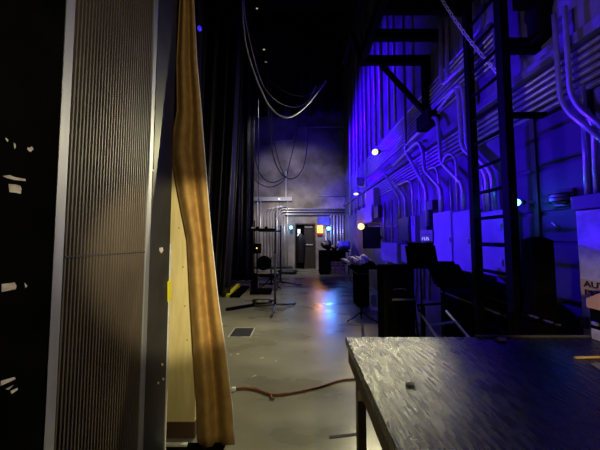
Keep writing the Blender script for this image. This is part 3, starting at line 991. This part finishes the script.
for x in (xa, xb):
    MB().tube(fillet([(x, 2.22, 0), (x, 2.26, .43), (x, 2.48, .45), (x, 2.54, .85)], .05), .010, 8).build('side_frame', M['blacksteel'], cf)
    MB().tube([(x, 2.5, 0), (x, 2.44, .44)], .010, 8).build('leg', M['blacksteel'], cf)
MB().box(xa, xb, 2.22, 2.48, .43, .46, .01).build('seat', M['blackplastic'], cf)
MB().box(xa - .01, xb + .01, 2.51, 2.545, .60, .80, .012).build('backrest', M['blackplastic'], cf)
MB().tube([(xa - .015, 2.53, .805), (xb + .015, 2.53, .805)], .012, 8).build('top_rail', M['cabinet'], cf)

# hand truck lying back behind the table
ht = thing('hand_truck', 'silver tubular hand truck leaning back behind the black table', 'hand truck', (1.5, 1.7, 0))
RA, RB = (at(420, 312.5, 2.45), at(436, 336, 2.1)), (at(446, 310.5, 2.45), at(467.5, 336, 2.1))
ends = []
for a, b in (RA, RB):
    d = (b - a)
    e = b + d * ((.03 - b.z) / d.z)
    e = a + (e - a) * min(1.0, (1.42 - a.y) / (e.y - a.y)) if e.y < 1.42 else e
    MB().tube([a, e], .012, 10).build('side_tube', M['chain'], ht)
    ends.append(e)
m1, m2 = RA[0].lerp(RA[1], .58), RB[0].lerp(RB[1], .48)
MB().tube([m1, m2], .012, 8).build('crossbar', M['chain'], ht)
MB().tube([RA[0], RA[0] + V((0, .05, .06)), RB[0] + V((0, .05, .06)), RB[0]], .013, 8).build('handle', M['blacksteel'], ht)
e0, e1 = ends
MB().bar(e0, e1, .05, .05).build('axle', M['blacksteel'], ht)
for e, s in ((e0, -1), (e1, 1)):
    MB().lathe([(.05, -.02), (.10, -.018), (.105, 0), (.10, .018), (.05, .02)], (e.x + s * .04, e.y + .06, .105), 20, 'x').build('wheel', M['blackplastic'], ht)
MB().bar(RA[0] + V((.05, .03, .05)), (RA[0].x + .05, RA[0].y + .04, 0), .03, .03).build('prop_leg', M['blacksteel'], ht)

# black road case along the wall and draped tall shape
rc = thing('road_case', 'low black road case against the wall below the ladder', 'case', (1.95, 2.7, 0))
MB().box(1.84, 2.12, 1.92, 3.0, .06, 1.02, .012).build('body', M['blackplastic'], rc)
MB().box(1.835, 2.125, 1.915, 3.005, .78, .80).build('lid_band', M['cabinetdark'], rc)
for x in (1.90, 2.06):
    for y in (2.0, 2.92):
        MB().lathe([(.03, .0), (.035, .02), (.035, .05), (.02, .065)], (x, y, 0), 10).build('caster', M['blacksteel'], rc)
dr = thing('covered_stand', 'tall black cloth covered stand in front of the dark sectional door', 'stand', (1.85, 1.74, 0))
cx, cy = at(540, 300, 1.74).x, 1.74
g = []
for i in range(25):
    t = i / 24
    z = .02 + t * 1.45
    row = []
    for j in range(49):
        a = 2 * math.pi * j / 48
        w = .076 if t > .66 else .076 + .12 * ((.66 - t) / .66) ** .9
        fold_ = 1 + .07 * (1 - t) * math.sin(a * 9)
        sq_ = 1 / max(abs(math.cos(a)), abs(math.sin(a))) ** .75
        row.append((cx + w * math.cos(a) * fold_ * sq_, cy + w * .72 * math.sin(a) * fold_ * sq_, z))
    g.append(row)
g.append([(cx + (p[0] - cx) * .5, cy + (p[1] - cy) * .5, 1.493) for p in g[-1]])
g.append([(cx + (p[0] - cx) * .04, cy + (p[1] - cy) * .04, 1.497) for p in g[-1]])
MB().sheet(g, .006).build('cover', M['blackpaint'], dr)
MB().tube([(cx, cy, 0), (cx, cy, 1.48)], .02, 8).build('pole', M['blacksteel'], dr)
cst = thing('cable_strip', 'black cable strip with bright connectors behind the table', 'cable strip', (1.6, 1.6, .9))
pa_, pb_ = at(516, 311, 1.66), at(560, 325.5, 1.62)
MB().bar(pa_ + V((0, .01, -.012)), pb_ + V((0, .01, -.012)), .03, .02).build('strip_body', M['blackplastic'], cst)
for t in (.35, .45, .70, .78, .95):
    p = pa_.lerp(pb_, t)
    MB().box(p.x - .012, p.x + .012, p.y - .012, p.y + .012, p.z - .003, p.z + .006, .002).build('connector', M['chrome'], cst)
for x in (pa_.x, pb_.x):
    MB().bar((x, 1.67, 0), (x, 1.67, (pa_ if x == pa_.x else pb_).z - .02), .03, .03).build('support', M['blackplastic'], cst)

# ================================================================== table
TL, TR, TN, TF, TZ = .272, 1.93, .12, 1.385, .90
tt = thing('work_table', 'large black topped timber work table in the right foreground', 'table', (1.1, .75, 0))
MB().box(TL, TR, TN, TF, TZ - .045, TZ, .004).build('tabletop', M['tabletop'], tt)
ap = MB()
ap.box(TL + .012, TL + .045, TN + .05, TF - .02, TZ - .135, TZ - .045)
ap.box(TL + .045, TR - .03, TF - .05, TF - .02, TZ - .135, TZ - .045)
ap.box(TL + .045, TR - .03, TN + .05, TN + .08, TZ - .135, TZ - .045)
ap.build('apron', M['wood'], tt)
for x in (TL + .015, TR - .07):
    for y in (TN + .085, TF - .105):
        MB().box(x + .03 * (x < 1), x + .03 * (x < 1) + .045, y, y + .05, 0, TZ - .045, .003).build('leg', M['wood'], tt)
MB().prism([(TL + .045, TF - .105, TZ - .30), (TL + .045, TF - .105, TZ - .24), (TL + .045, TF - .32, TZ - .06), (TL + .045, TF - .36, TZ - .06)], (.03, 0, 0)).build('corner_brace', M['timber'], tt)
bk = MB().box(TL + .78, TR - .18, TF - .012, TF, TZ, TZ + .012, .002).build('back_edge', M['cabinetdark'], tt)
# dent on table top: a black scrap
p = fl(410, 386, TZ)
tag(MB().prism([p + V((-.02, -.002, .001)), p + V((.012, -.012, .001)), p + V((.022, .006, .001)), p + V((0, .012, .001))], (0, 0, .008)).build('tape_scrap', M['ink']),
    'black scrap lying on the worn table top', 'scrap')
p = fl(500, 333, TZ)
lump('white_rag', 'small white rag at the back edge of the table', 501, 333, 1.33, .016, 1.6, .8, .7, 'white', 'rag', zbase=TZ)
pn = MB().tube([fl(575, 357.5, TZ + .006), fl(640, 356.5, TZ + .006)], .006, 8)
tag(pn.build('wooden_stick', M['timber']), 'thin yellow wooden stick on the right of the black table', 'stick')
q = [fl(590, 364, TZ), fl(640, 360, TZ), fl(640, 378, TZ), fl(604, 373, TZ)]
tag(MB().prism([v + V((0, 0, .001)) for v in q], (0, 0, .002)).build('paper_sheet', M['screen']), 'grey paper on the table beside the yellow stick', 'paper')
# box at the table end
wbx = thing('wooden_box', 'tan lidded box with a black side at the right end of the table', 'box', (1.87, 1.2, TZ))
MB().box(1.72, 1.90, .90, 1.362, TZ + .062, TZ + .18, .004).build('body', M['blackpaint'], wbx)
MB().prism([(1.712, 1.368, TZ + .18), (1.712, .90, TZ + .18), (1.712, .90, TZ + .36), (1.712, 1.22, TZ + .34), (1.712, 1.368, TZ + .232)], (.02, 0, 0)).build('lid', M['tanwood'], wbx)
MB().box(1.72, 1.90, .90, 1.362, TZ, TZ + .062, .004).build('base', M['pale'], wbx)
MB().box(1.708, 1.722, 1.32, 1.35, TZ + .085, TZ + .105, .003).build('clasp', M['chrome'], wbx)

# ================================================================== floor items
q = [fl(233.5, 328.3), fl(253.5, 328.3), fl(250.5, 337), fl(231, 337)]
gx0, gx1, gy0, gy1 = (q[0].x + q[3].x) / 2, (q[1].x + q[2].x) / 2, q[2].y, q[0].y
gr = thing('floor_grate', 'square black grate set in the concrete floor', 'grate', ((gx0 + gx1) / 2, (gy0 + gy1) / 2, 0))
MB().box(gx0, gx1, gy0, gy1, .0005, .003).build('pit_plate', M['grate'], gr)
fr = MB()
fr.box(gx0 - .015, gx0, gy0 - .015, gy1 + .015, 0, .006).box(gx1, gx1 + .015, gy0 - .015, gy1 + .015, 0, .006)
fr.box(gx0, gx1, gy0 - .015, gy0, 0, .006).box(gx0, gx1, gy1, gy1 + .015, 0, .006)
fr.build('frame', M['cabinet'], gr)
for i in range(8):
    x = gx0 + (i + .5) * (gx1 - gx0) / 8
    MB().box(x - .008, x + .008, gy0, gy1, .003, .006).build('bar', M['grate'], gr)

ca = thing('floor_cable', 'brown red cable snaking across the floor from the curtain to the table', 'cable', fl(290, 393))
path = [fl(x, y, .012) for x, y in ((216, 391), (228, 389), (236, 388.5), (246, 388), (258, 390), (270, 394), (282, 394), (296, 392), (310, 389), (322, 386), (338, 381), (352, 379), (372, 380))]
MB().tube(smooth_path(path, 8), .0105, 8).build('jacket', M['redcable'], ca)
p = fl(233.5, 389, .02)
MB().box(p.x - .02, p.x + .02, p.y - .015, p.y + .015, .004, .035, .005).build('white_tag', M['white'], ca)
p = fl(270.5, 394, .015)
MB().tube([p, p + V((.015, -.06, -.004))], .008, 6).build('tie', M['redcable'], ca)
# second branch of the cable near the middle
tag(MB().tube(smooth_path([fl(x, y, .011) for x, y in ((250, 387.5), (256, 388), (262, 391), (268, 393.2), (274, 399))], 6), .007, 8).build('cable_tail', M['redcable']),
    'short loose cable end beside the middle of the brown cable', 'cable')
for i, (px, py, lab) in enumerate(((231, 355, 'pale paint fleck on the floor near the curtain hem, upper left'), (238, 354, 'pale paint fleck right of the one by the curtain hem'),
                                   (262, 358, 'pale fleck on the floor below the grate'), (285, 350, 'lone pale fleck on the mid floor'),
                                   (266, 412, 'pale fleck on the floor below the brown cable'), (254, 376, 'small pale fleck on the floor above the brown cable'),
                                   (276, 361, 'pale fleck on the floor beside the grate shadow'))):
    p = fl(px, py)
    s = .014 + .006 * (i % 3)
    tag(MB().prism([p + V((s * math.cos(a), s * .7 * math.sin(a + .4 * i), .0005)) for a in [k * 1.047 for k in range(6)]], (0, 0, .002)).build('paint_fleck', M['debris']),
        lab, 'debris')
q = [fl(329, 436), fl(366, 432), fl(366, 434.5), fl(329, 439)]
tag(MB().prism([v + V((0, 0, .0006)) for v in q], (0, 0, .002)).build('tape_strip', M['ink']), 'dark tape strip on the floor by the table leg', 'tape')


# ================================================================== hanging cables
def hang(label, px, Y, r, m='cable', name='hanging_cable', grp=None):
    pts = [at(a, b, Y + 0.05 * i) for i, (a, b) in enumerate(px)]
    tag(MB().tube(smooth_path(pts, 8), r, 8).build(name, M[m]), label, 'cable', grp)


hang('pale hanging cable looping lowest, brightly lit at its bottom', [(241, -30), (243, 20), (247, 50), (256, 78), (262, 92), (268, 104), (277, 114), (288, 117.3), (298, 113), (308, 104), (317, 93), (326, 81)], 4.2, .017, 'palecable')
hang('pale hanging cable looping just above the lowest one', [(243, -30), (245, 15), (251, 46), (258, 72), (266, 90), (280, 103), (296, 107), (308, 101), (316, 86)], 4.3, .010, 'palecable')
hang('dark hanging cable with the highest loop', [(246, -30), (249, 30), (256, 62), (270, 80), (286, 92), (302, 96), (313, 92), (321, 85)], 4.4, .010)
hang('dark cable hanging in a deep loop before the back wall, outer left', [(266, 60), (268, 110), (270, 130), (273, 155), (280, 172), (291, 179), (301, 172), (306, 155), (309, 120), (311, 60)], 6.0, .016)
hang('dark cable hanging in a deep loop before the back wall, inner left', [(269, 60), (271, 115), (275, 145), (280, 165), (286, 177), (289, 165), (294, 145), (299, 120), (302, 60)], 6.1, .013)
hang('dark cable swagging low from the drape edge, upper of two', [(254, 150), (257, 166), (263, 178), (272, 182.5), (280, 180), (286, 176)], 6.1, .014)
hang('dark cable swagging low from the drape edge, lower of two', [(253, 178), (260, 184), (270, 187), (279, 184), (287, 177)], 6.15, .013)
hang('thin dark cable falling straight beside the drape edge', [(258.5, 30), (258.5, 120), (258.5, 200)], 7.2, .012)

# faint rigging lights
for i, (px, py, lab) in enumerate(((257, 8.5, 'tiny pale rigging light highest over the drapes'), (264, 49.5, 'tiny pale rigging light, middle one'), (266, 62, 'tiny pale rigging light, lowest of three'))):
    p = at(px, py, 8.8)
    r_ = thing('rigging_light', lab, 'light', p, 'rigging lights')
    MB().ball(p, .03, 1.6, 1, .8, 10).build('lens', glow('rigging_lens', (.9, .85, .6), .35), r_)
    MB().tube([p + V((0, .03, 0)), p + V((0, .03, CEIL - p.z))], .008, 6).build('hanger', M['blacksteel'], r_)


p = at(199.5, 28.5, 4.6)
r_ = thing('rigging_light', 'tiny blue light high in the dark beside the ochre curtain', 'light', p)
MB().ball(p, .045, 1, 1, 1.2, 10).build('lens', glow('blue_lens', (.05, .02, .8), .9), r_)
MB().tube([p + V((0, .03, 0)), p + V((0, .03, CEIL - p.z))], .01, 6).build('hanger', M['blacksteel'], r_)


# ================================================================== lights
def light(kind, loc, energy, col, size=.1, target=None, angle=60, blend=.6):
    d = bpy.data.lights.new('lamp_' + kind.lower(), kind)
    d.energy = energy
    d.color = col
    if kind == 'AREA':
        d.size = size
    else:
        d.shadow_soft_size = size
    if kind == 'SPOT':
        d.spot_size = math.radians(angle)
        d.spot_blend = blend
    o = bpy.data.objects.new('light_source', d)
    o.location = loc
    if target is not None:
        o.rotation_euler = (V(target) - V(loc)).to_track_quat('-Z', 'Y').to_euler()
    COL.objects.link(o)
    return o


BLUE = (.035, .0, 1.0)
# blue wash on the right wall from unseen stage side fixtures, plus an added fill spot
light('SPOT', (-2.0, 8.6, 5.2), 4600, BLUE, .12, (2.15, 7.3, 4.8), 70, .7)
light('SPOT', (-.9, 4.6, 2.7), 950, BLUE, .1, (2.15, 2.8, 2.4), 58, .5)
light('SPOT', (-.6, 2.6, 3.0), 210, (.07, .02, 1.0), .1, (2.15, 1.1, 2.35), 56, .7)
light('SPOT', (-.9, 6.4, 3.0), 750, BLUE, .1, (2.15, 5.2, 2.3), 66, .6)  # added blue fill for the dim stretch of wall
# warm work light behind the camera, with added local spots
light('SPOT', (.5, -.6, 2.9), 46, (1, .88, .58), .05, (-.85, 1.7, 2.4), 76, .8)
light('SPOT', (.6, -.3, 1.95), 210, (1, .90, .56), .04, (-.84, 1.7, 1.30), 30, .4)  # added spot to brighten the plywood flat and curtain
light('SPOT', (.85, .2, 1.55), 38, (1, .80, .42), .04, (1.68, 1.24, 1.0), 40, .8)  # added warm spot for the sign, box lid and stick
light('SPOT', (-.3, .6, 2.6), 45, (.42, .28, 1), .06, (1.95, 1.9, 3.45), 50, .8)  # added violet spot to lift the chain and upper wall
light('SPOT', (.58, -.6, 2.7), 90, (1, .91, .50), .04, (-.25, 2.7, 0), 46, .6)
# lamps in the passage, and one hidden added spot last
light('SPOT', pb + V((-.10, -.08, -.02)), 500, (1, .92, .50), .05, (-1.6, 1.8, .4), 66, .7)
light('SPOT', pb + V((-.12, -.02, .02)), 150, (1, .90, .60), .05, pb + V((-2.4, .1, .1)), 96, .5)
light('SPOT', pa + V((-.1, -.1, 0)), 40, (1, .78, .45), .05, pa + V((-1.1, -1.9, -.9)), 75, .6)
light('POINT', pr + V((-.04, -.03, 0)), 2.5, (.02, .13, 1), .02)
light('POINT', p1 + V((0, -.15, 0)), 3, (.08, .4, 1), .05)
light('SPOT', p2 + V((0, -.15, 0)), 160, (.06, .25, 1), .06, p2 + V((-.5, -6, -2.0)), 52, .8)
light('POINT', p2 + V((0, -.2, 0)), 5, (.08, .3, 1), .05)
light('SPOT', at(320, 229, YB - .25), 45, (1, .4, .08), .08, at(320, 229, YB - .25) + V((0, -6, -1.6)), 90, .7)
light('POINT', at(320, 229, YB - .25), 3, (1, .4, .08), .05)
light('SPOT', (-.4, 8.0, 3.9), 230, (1, .90, .74), .15, (-.2, 10.6, 1.5), 95, .8)  # hidden warm spot added to brighten the wall round the door
# dim fill on the back wall, then added spots without a seen source
light('SPOT', (-1.0, 6.4, 6.2), 330, (.95, .86, 1.0), .2, (-.2, 10.6, 3.0), 75, .9)
light('SPOT', (-.7, 4.9, 5.5), 330, (1, .9, .48), .06, (-1.2, 4.9, 0), 50, .9)  # added warm spot to brighten the floor by the drapes
light('SPOT', (-.5, 8.4, 4.5), 900, BLUE, .1, (2.15, 9.3, 3.0), 76, .8)  # added blue spot for the far end of the right wall

w = bpy.data.worlds.new('world')
SC.world = w
w.use_nodes = True
w.node_tree.nodes['Background'].inputs['Color'].default_value = (.004, .004, .008, 1)
w.node_tree.nodes['Background'].inputs['Strength'].default_value = .3
